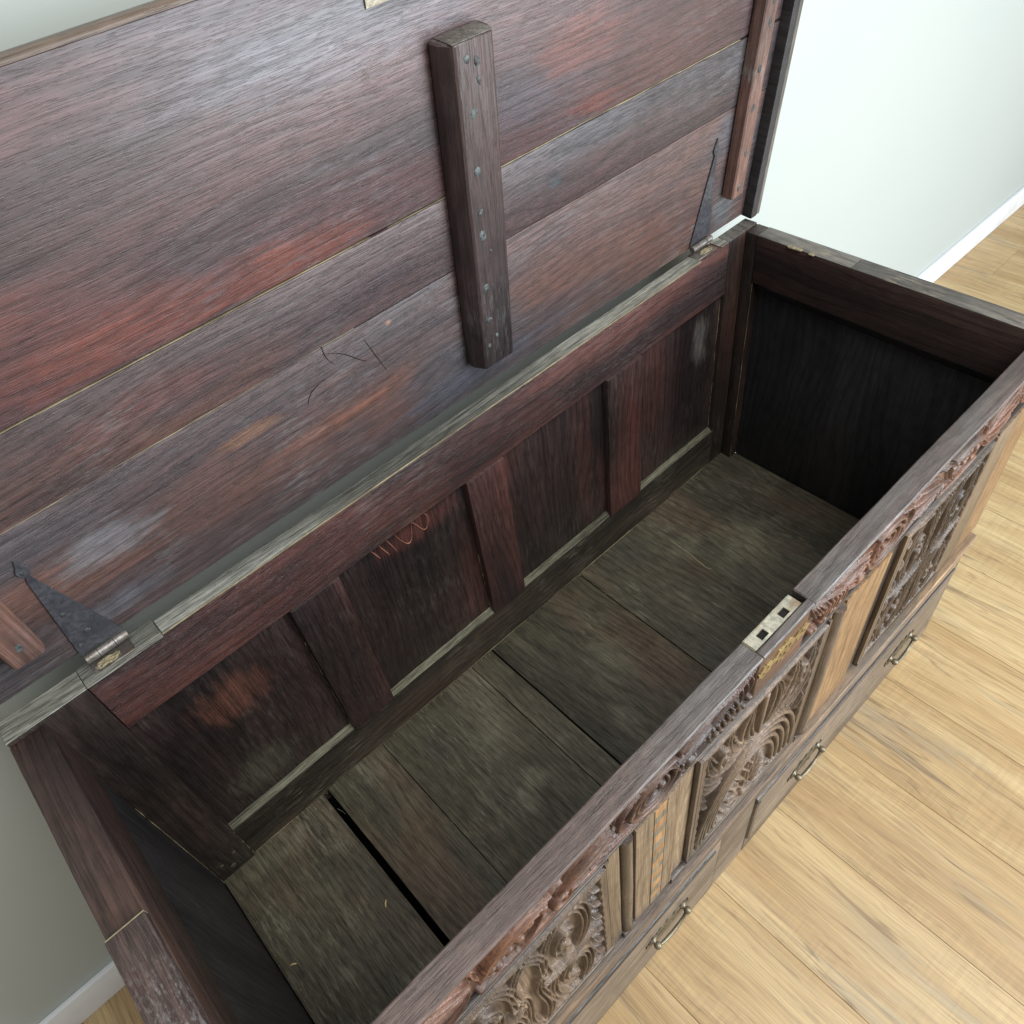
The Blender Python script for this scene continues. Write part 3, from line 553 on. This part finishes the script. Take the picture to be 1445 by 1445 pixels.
# lower rail, drawers
poly = [(-.0225, -.4680), (-.0395, -.4705), (-.0415, -.474), (-.0395, -.4775), (-.034, -.4795), (-.034, -.4890), (-.0375, -.4905), (-.0375, -.4955), (-.0335, -.4975), (-.0335, -.545), (-.0225, -.545)]
finish('front_lower_rail', prism(poly, 'X', -.0345, 1.4124, 0), M['frail'], CH, 25)
box('lower_rail_band', -.034, 1.412, -.0356, -.0342, -.4888, -.4797, M['frieze'], CH, bevel=.0005, jit=.0002)
def drawer(x0, x1, hx, left_m):
    d = box('drawer', x0, x1, -.0335, -.0120, -.7985, -.5462, M['drawer'], CH, bevel=.0015, jit=.0004)
    pf = [(-.0336, -.5525), (-.0365, -.5530), (-.0382, -.5560), (-.0382, -.5620), (-.0368, -.5640), (-.0365, -.5700), (-.0350, -.5740), (-.0336, -.5750)]
    finish('drawer_moulding', prism(pf, 'X', x0 + (.0 if left_m else .02), x1 - (.006 if left_m else .02), 0), M['mould'], d, 40)
    if left_m:
        pz = [(x0 + .0005, -.0336), (x0 + .0015, -.0368), (x0 + .005, -.0382), (x0 + .010, -.0380), (x0 + .0125, -.0366), (x0 + .0165, -.0360), (x0 + .0185, -.0336)]
        finish('drawer_moulding', prism(pz, 'Z', -.735, -.5755, 0), M['mould'], d, 40)
    for h in hx:
        zc = -.668; w = .038
        # fretted back plate
        def plate_in(u, v, h=h):
            x = abs(u - h); y = v - zc + .003
            ed = .0215 * (1 - (x / .060) ** 2.2) + .0035 * math.cos(x * 330) + .0015 * math.cos(x * 700)
            if x > .0535 or abs(y) > ed: return False
            for hx, hy, r in ((.012, .008, .0035), (.012, -.010, .0035), (.026, .0, .003), (.0, .0, .0028), (.043, .003, .0032), (.022, .012, .0024), (.043, -.008, .0022), (.0, -.013, .003)):
                if ((x - hx) * .7) ** 2 + (y - hy) ** 2 < r * r: return False
            return True
        mask_plate('handle_plate', h - .055, h + .055, zc - .03, zc + .026, .0012, plate_in, lambda u, v, t: (u, -.0337 - t, v), .0020, M['pullplate'], d)
        for s in (-1, 1):
            bm = bmesh.new(); x = h + s * w
            tube(bm, [(x, -.0353, zc), (x, -.0368, zc), (x, -.0385, zc), (x, -.041, zc), (x, -.0425, zc)], [.0085, .0070, .0042, .0038, .0045], 14)
            bmesh.ops.create_uvsphere(bm, u_segments=16, v_segments=10, radius=.0066, matrix=Matrix.Translation((x, -.0455, zc)))
            finish('knob', bm, M['pull'], d, 60)
        bm = bmesh.new(); c = bez((h - w, -.0425, zc - .003), (h - w * .95, -.0480, zc - .030), (h + w * .95, -.0480, zc - .030), (h + w, -.0425, zc - .003), 26)
        tube(bm, c, [.0021 + .0016 * math.sin(math.pi * k / 25) ** 2 for k in range(26)], 10); finish('bail', bm, M['pull'], d, 60)
drawer(-.015, .636, (.115, .505), False)
drawer(.7300, 1.393, (.9010, 1.234), True)
box('drawer_divider', .6372, .7288, -.0330, -.0150, -.7985, -.5462, M['drawer'], CH, bevel=.0012, jit=.0004)
box('front_corner_block', -.0342, -.0158, -.0330, -.0150, -.7985, -.5462, M['drawer'], CH, bevel=.001, jit=0)
box('front_corner_block', 1.3938, 1.4122, -.0330, -.0150, -.7985, -.5462, M['drawer'], CH, bevel=.001, jit=0)

# lock let into the front rail
lk = box('lock', LX0 + .0025, LX1 - .008, -.0185, -.0045, -.03, -.0035, M['black'], CH, bevel=0, jit=0)
def lk_in(u, v): return not (abs(v + .0118) < .0045 and (abs(u - .6640) < .0065 or abs(u - .7045) < .0065))
mask_plate('lock_plate', LX0 + .0018, LX1 - .0095, -.0190, -.0022, .0007, lk_in, lambda u, v, t: (u, v, -.0032 + t), .0028, M['steel'], lk)
box('lock_side', LX0 + .0018, LX1 - .0095, -.0022, -.0006, -.03, -.0008, M['steel'], lk, bevel=.0004, jit=0, segs=1)
box('notch_face', LX0 + .0001, LX0 + .0016, -.0185, -.001, -.012, -.0012, M['cream'], CH, bevel=0, jit=0)
# pierced brass escutcheon
def esc_in(u, v):
    x = abs(u - .690); y = v + .044
    w = .0125 + .006 * math.cos(x * 150) + .003 * math.cos(x * 420 + 1)
    if x > .05 or abs(y) > w * (1 - (x / .056) ** 3): return False
    for hx, hy, r in ((.010, .0, .0028), (.020, .006, .0025), (.024, -.006, .0026), (.034, .002, .0028), (.041, -.004, .002), (.0, -.008, .003), (.0, .007, .0026), (.014, -.009, .0022)):
        if (x - hx) ** 2 + ((y - hy) * .8) ** 2 < r * r: return False
    return True
mask_plate('escutcheon', .638, .742, -.066, -.022, .0008, esc_in, lambda u, v, t: (u, -.0290 - t, v), .0016, M['brass'], CH)

# ------------------------------------------------------------------ lid (a part of the chest, hinged open)
ANG = 85.0
lid_bm = bm_box(-.030, 1.4005, -.6095, -.0165, .0165, .0235, bevel=.002, jit=.0003)
LID = finish('lid', lid_bm, M['lid'], CH); LID.location = (0, .553, .005); LID.rotation_euler = (-R(ANG), 0, 0)
def lbox(name, x0, x1, s0, s1, z0, z1, mat, **k): return box(name, x0, x1, -s1, -s0, z0, z1, mat, LID, **k)
# planks: the lower ones grey, the wide front one red
def lplank(s0a, s1a, s0b, s1b, mat, z):
    def sh(bm):
        for v in bm.verts:
            t = (v.co.x + .03) / 1.43; low = v.co.y > -(s0a + s1a) / 2
            v.co.y = -((s0a * (1 - t) + s0b * t) if low else (s1a * (1 - t) + s1b * t))
    return box('lid_plank', -.0298, 1.4003, -s1a, -s0a, z, .0162, mat, LID, bevel=.0013, jit=.0005, step=.03, shear=sh)
lplank(.0245, .2368, .0105, .2375, M['lid2'], .0002)
lplank(.2385, .3380, .2388, .3395, M['lid2'], -.0004)
lplank(.3413, .6120, .3425, .6120, M['lid'], .0)
for s, a, b in ((.3386, -.02, .745), (.3401, .77, 1.30), (.2375, -.02, .55)):
    bm = bm_box(a, b, -s - .0006, -s + .0006, .0012, .006, bevel=0, step=.015, jit=.0009); finish('joint_filler', bm, M['cream'], LID)
# lip round the lid: both ends and the front edge
def lip(x0, x1): return lbox('lid_end_lip', x0, x1, .006, .6135, -.019, .0232, M['end'], bevel=.0035, jit=.0005)
lip(1.4008, 1.4200); lip(-.0500, -.0305)
def rounded_edge(x0, x1):
    n = 9; pf = []
    for k in range(n + 1):
        a = -math.pi / 2 + math.pi * k / n; pf.append((x1 - .009 + .009 * math.cos(a), .002 + .021 * math.sin(a)))
    pf = [(x0, -.019)] + pf + [(x0, .023)]
    return pf
bm = bmesh.new(); bm.free()
pf = [(1.4203, -.0165)] + [(1.4300 + .0085 * math.cos(-math.pi / 2 + math.pi * k / 8), .002 + .0185 * math.sin(-math.pi / 2 + math.pi * k / 8)) for k in range(9)] + [(1.4203, .0205)]
pm = prism([(p[0], p[1]) for p in pf], 'Y', -.6135, -.006, 0); finish('lid_edge_moulding', pm, M['endtop'], LID, 50)
pf = [(-.6122, .001)] + [(-.6130 - .0045 * math.cos(-math.pi / 2 + math.pi * k / 8), .0105 + .0095 * math.sin(-math.pi / 2 + math.pi * k / 8)) for k in range(9)] + [(-.6122, .0205)]
finish('lid_edge_moulding', prism(pf, 'X', -.05, 1.4385, 0), M['frail'], LID, 50)
# battens
def batten(x0, x1, s0, s1, h, cl, cr, mat, flat=.0):
    pf = [(x0, -.0003), (x0, -h * .45), (x0 + cl, -h), (x1 - cr, -h), (x1, -h * .55), (x1, -.0003)]
    bm = prism(pf, 'Y', -s1, -s0, .0022)
    for i in range(1, 14):
        bmesh.ops.bisect_plane(bm, geom=bm.verts[:] + bm.edges[:] + bm.faces[:], plane_co=(0, -s0 - (s1 - s0) * i / 14, 0), plane_no=(0, 1, 0))
    for v in bm.verts: d = mnoise.noise_vector(v.co * 14 + Vector((x0 * 9, 3, 1))); v.co += Vector((d.x, 0, d.z)) * .0008
    return finish('lid_batten', bm, mat, LID, 28)
batten(.7150, .7875, .0765, .5135, .032, .011, .008, M['batten'])
batten(1.3165, 1.3560, .0805, .575, .022, .003, .005, M['batten_red'])
batten(.0250, .0660, .0805, .575, .022, .005, .003, M['batten_red'])
box('batten_end', .7230, .7810, -.5146, -.5131, -.0315, -.002, M['endtop'], LID, bevel=.001, jit=0)
def dimple(x, s, h, r, el=1., rot=0.):
    bm = bmesh.new(); bmesh.ops.create_uvsphere(bm, u_segments=14, v_segments=8, radius=1)
    for v in bm.verts:
        n = mnoise.noise_vector(v.co * 1.7 + Vector((x * 77, s * 50, 0))) * .35
        X_, Y_ = (v.co.x + n.x) * r, (v.co.y + n.y) * r * el
        v.co = Vector((x + X_ * math.cos(rot) - Y_ * math.sin(rot), -s + X_ * math.sin(rot) + Y_ * math.cos(rot), -h - v.co.z * .0009))
    finish('nail_head', bm, M['nail'], LID, 60)
for x, s, r, e in ((.741, .4955, .0042, 1), (.7545, .490, .004, 1.3), (.744, .4385, .0052, 1.2), (.742, .3725, .0052, 1), (.7415, .3205, .003, 1.6), (.741, .289, .0055, 1.5), (.752, .262, .0026, 1), (.739, .2125, .0055, 1.1), (.7395, .159, .0045, 1), (.735, .1160, .003, 1.5), (.7505, .1275, .0035, 1), (.7555, .470, .0026, 2.)):
    dimple(x, s, .032, r, e, rng.uniform(-.6, .6))
for s in (.10, .16, .235, .295, .36, .39, .44, .52):
    dimple(1.334 + rng.uniform(-.004, .004), s, .022, .0042, rng.uniform(1.2, 2.2), rng.uniform(-.3, .3)); dimple(.046 + rng.uniform(-.004, .004), s + .01, .022, .0042, 1.5, 0)
# strap hinges: tapering strap with spear tip on the lid, barrel on the pin line, leaf on the rail
def hinge(xl, xr, tip, m):
    X = lambda x: x if not m else 1.378 - x
    out = [(xl, .0185), (xr, .0185), (tip + .0045, .166), (tip + .0022, .172), (tip + .0065, .178), (tip + .0072, .184), (tip + .003, .192), (tip, .2015), (tip - .004, .190), (tip - .0072, .183), (tip - .0062, .177), (tip - .0022, .172), (tip - .0035, .166)]
    finish('hinge_strap', prism([(X(a), -b) for a, b in out], 'Z', -.0022, -.0001, .0004), M['iron'], LID, 40)
    for a, b in ((1.2785, .181), (1.2790, .095), (1.271, .052), (1.288, .035)): dimple(X(a), b, .0022, .0035)
    bm = bmesh.new()
    for a, b in ((xl, xl + .0165), (xl + .0172, xl + .0375), (xl + .0382, xr - .002)): tube(bm, [(X(a), -.0135, -.0075), (X(b), -.0135, -.0075)], .0058, 16)
    finish('hinge_barrel', bm, M['hingepin'], LID, 40)
    leafp = [(xl + .003, D + .006), (xr, D + .006), (xr, T + .002), (xl + .003, T + .002)]
    finish('hinge_leaf', prism([(X(a), b) for a, b in leafp], 'Z', .0003, .0022, .0003), M['hingepin'], CH, 40)
    bm = bmesh.new(); bmesh.ops.create_icosphere(bm, subdivisions=4, radius=1)
    cx = X((xl + xr) / 2 + .008)
    for v in bm.verts: v.co = Vector((cx + v.co.x * .016, D + .0155 + v.co.y * .006, .0023 + v.co.z * .001)) + mnoise.noise_vector(v.co * 3) * .0022
    finish('hinge_residue', bm, M['cream'], CH, 60)
hinge(1.2403, 1.296, 1.2778, False); hinge(1.2403, 1.296, 1.2778, True)
# hasp plate with two loops at the lid's front edge
hp = lbox('hasp_plate', .648, .735, .5615, .6085, -.0022, -.0002, M['steel'], bevel=.0006, jit=0)
for x in (.664, .7045):
    bm = bmesh.new(); tube(bm, [(x - .0055, -.572, -.002), (x - .0055, -.572, -.012), (x - .003, -.572, -.0165), (x + .003, -.572, -.0165), (x + .0055, -.572, -.012), (x + .0055, -.572, -.002)], .0028, 10)
    finish('hasp_loop', bm, M['steel'], LID, 60)
box('hasp_bar', .668, .700, -.577, -.567, -.012, -.0024, M['steel'], LID, bevel=.002, jit=0)
# scratches
def ribbon(name, pts, w, mat, parent, nrm):
    bm = bmesh.new(); tube(bm, pts, [w * 1.3 * (.4 + .6 * math.sin(math.pi * (k + .3) / (len(pts)))) for k in range(len(pts))], 6); return finish(name, bm, mat, parent, 60)
for c in (((.500, -.228, .0002), (.535, -.214, .0002), (.538, -.195, .0002), (.557, -.182, .0002)), ((.560, -.215, .0002), (.565, -.20, .0002), (.575, -.17, .0002), (.582, -.150, .0002)), ((.462, -.170, .0002), (.466, -.185, .0002), (.475, -.19, .0002), (.495, -.192, .0002)), ((.50, -.252, .0002), (.505, -.235, .0002), (.497, -.225, .0002), (.512, -.205, .0002))):
    ribbon('scratch', bez(*c, 18), .00055, M['scratch_d'], LID, 0)
zz = D + .0105
for c in (((.512, zz, -.118), (.530, zz, -.175), (.540, zz, -.165), (.545, zz, -.122)), ((.545, zz, -.120), (.556, zz, -.125), (.560, zz, -.165), (.572, zz, -.150)), ((.572, zz, -.150), (.578, zz, -.14), (.578, zz, -.125), (.570, zz, -.118)), ((.482, zz, -.118), (.486, zz, -.130), (.490, zz, -.14), (.494, zz, -.152)), ((.467, zz, -.118), (.472, zz, -.13), (.475, zz, -.14), (.478, zz, -.146)), ((.496, zz, -.116), (.500, zz, -.13), (.504, zz, -.14), (.508, zz, -.156))):
    ribbon('scratch', bez(*c, 20), .0009, M['scratch_r'], CH, 0)
ck = [(1.086, .475, HF + .0002), (1.0865, .44, HF), (1.084, .415, HF), (1.083, .385, HF + .0001), (1.079, .36, HF), (1.0765, .335, HF - .0001), (1.083, .318, HF - .0004)]
ribbon('crack', [Vector(p) for p in ck], .0011, M['cream'], CH, 0)
# pegs in the left stile foot and on the bottom rail
for x, zq, r in ((.030, -.553, .0055), (.018, -.530, .003), (.045, -.520, .003)):
    bm = bmesh.new(); bmesh.ops.create_uvsphere(bm, u_segments=12, v_segments=8, radius=r)
    for v in bm.verts: v.co = Vector((x + v.co.x, D - .004 + v.co.y * .3, zq + v.co.z))
    finish('peg', bm, M['ledge'], CH, 60)
# ------------------------------------------------------------------ loose bits lying in the chest
for (x, y, a, l, lab) in ((.182, .291, .9, .0062, 'pale straw husk on the bottom boards beside the open gap'), (.0215, .324, -.5, .0052, 'thin straw sliver on the bottom board near the left end panel')):
    bm = bmesh.new(); tube(bm, [(-l, 0, 0), (-l * .5, .0004, .0004), (0, .0006, .0005), (l * .5, .0003, .0004), (l, 0, 0)], [.0006, .0014, .0016, .0013, .0005], 8)
    o = finish('straw', bm, M['straw'], None, 60); o.location = (x, y, ZF + HF + .0021); o.rotation_euler = (0, 0, a); o['label'] = lab; o['category'] = 'straw'

# dust and crumbs caught in the corners of the chest: too many to count, one mesh
bm = bmesh.new()
def crumb(p, r):
    m = Matrix.Translation(p) @ Matrix.Rotation(rng.uniform(0, 6.3), 4, 'Z') @ Matrix.Diagonal((r * rng.uniform(.7, 2.2), r * rng.uniform(.5, 1), r * .5, 1)); bmesh.ops.create_icosphere(bm, subdivisions=1, radius=1, matrix=m)
for _ in range(420):
    u = rng.random()
    if u < .45: p = (rng.uniform(.066, 1.33), D - abs(rng.gauss(0, .004)) - .0006, HF + .0006)
    elif u < .55: p = (rng.uniform(.003, .012), rng.uniform(.1, .515), HF + .0006)
    elif u < .70: p = (rng.choice((.21, .345, .571, .8825)) - abs(rng.gauss(0, .003)), rng.uniform(.05, .52), HF + .0012)
    else: p = (rng.uniform(.03, 1.37), rng.uniform(.03, .5), HF + .0012)
    crumb(p, rng.uniform(.0004, .0010))
o = finish('dust_crumbs', bm, M['cream'], CH, 80); o['kind'] = 'stuff'
for c in (((.0012, .5195, -.25), (.0012, .5195, -.59)), ((.0655, D - .0002, -.475), (.0655, D - .0002, -.572)), ((.068, D - .0003, HF + .0004), (1.325, D - .0003, HF + .0004)), ((.4040, D + .0098, -.112), (.4040, D + .0098, -.462)), ((.7360, D + .0098, -.112), (.7360, D + .0098, -.462)), ((1.3274, D + .0100, -.12), (1.3274, D + .0100, -.462)), ((.3155, D + .0098, -.2), (.3155, D + .0098, -.462)), ((.6525, D + .0098, -.3), (.6525, D + .0098, -.462)), ((1.3765, .4978, -.10), (1.3765, .4978, -.57))):
    n = 40; p0, p1 = Vector(c[0]), Vector(c[1])
    bm = bmesh.new(); tube(bm, [p0.lerp(p1, k / n) for k in range(n + 1)], [max(.00005, .0009 * (mnoise.noise(Vector((k * .37, p0.x * 9, p1.z))) + .35)) for k in range(n + 1)], 6)
    finish('dust_line', bm, M['cream'], CH, 80)

bm = bmesh.new()
for _ in range(46):
    x, y = rng.uniform(.05, 1.35), rng.uniform(.05, .48); a = rng.gauss(1.57, .5); l = rng.uniform(.006, .04); c = rng.uniform(-.15, .15)
    tube(bm, [(x + l * t * math.cos(a + c * t), y + l * t * math.sin(a + c * t), HF - .0004 + .0006 * math.sin(math.pi * (t + .02))) for t in (0, .2, .4, .6, .8, 1)], .00035, 5)
o = finish('scratches', bm, M['ledge'], CH, 80); o['kind'] = 'stuff'
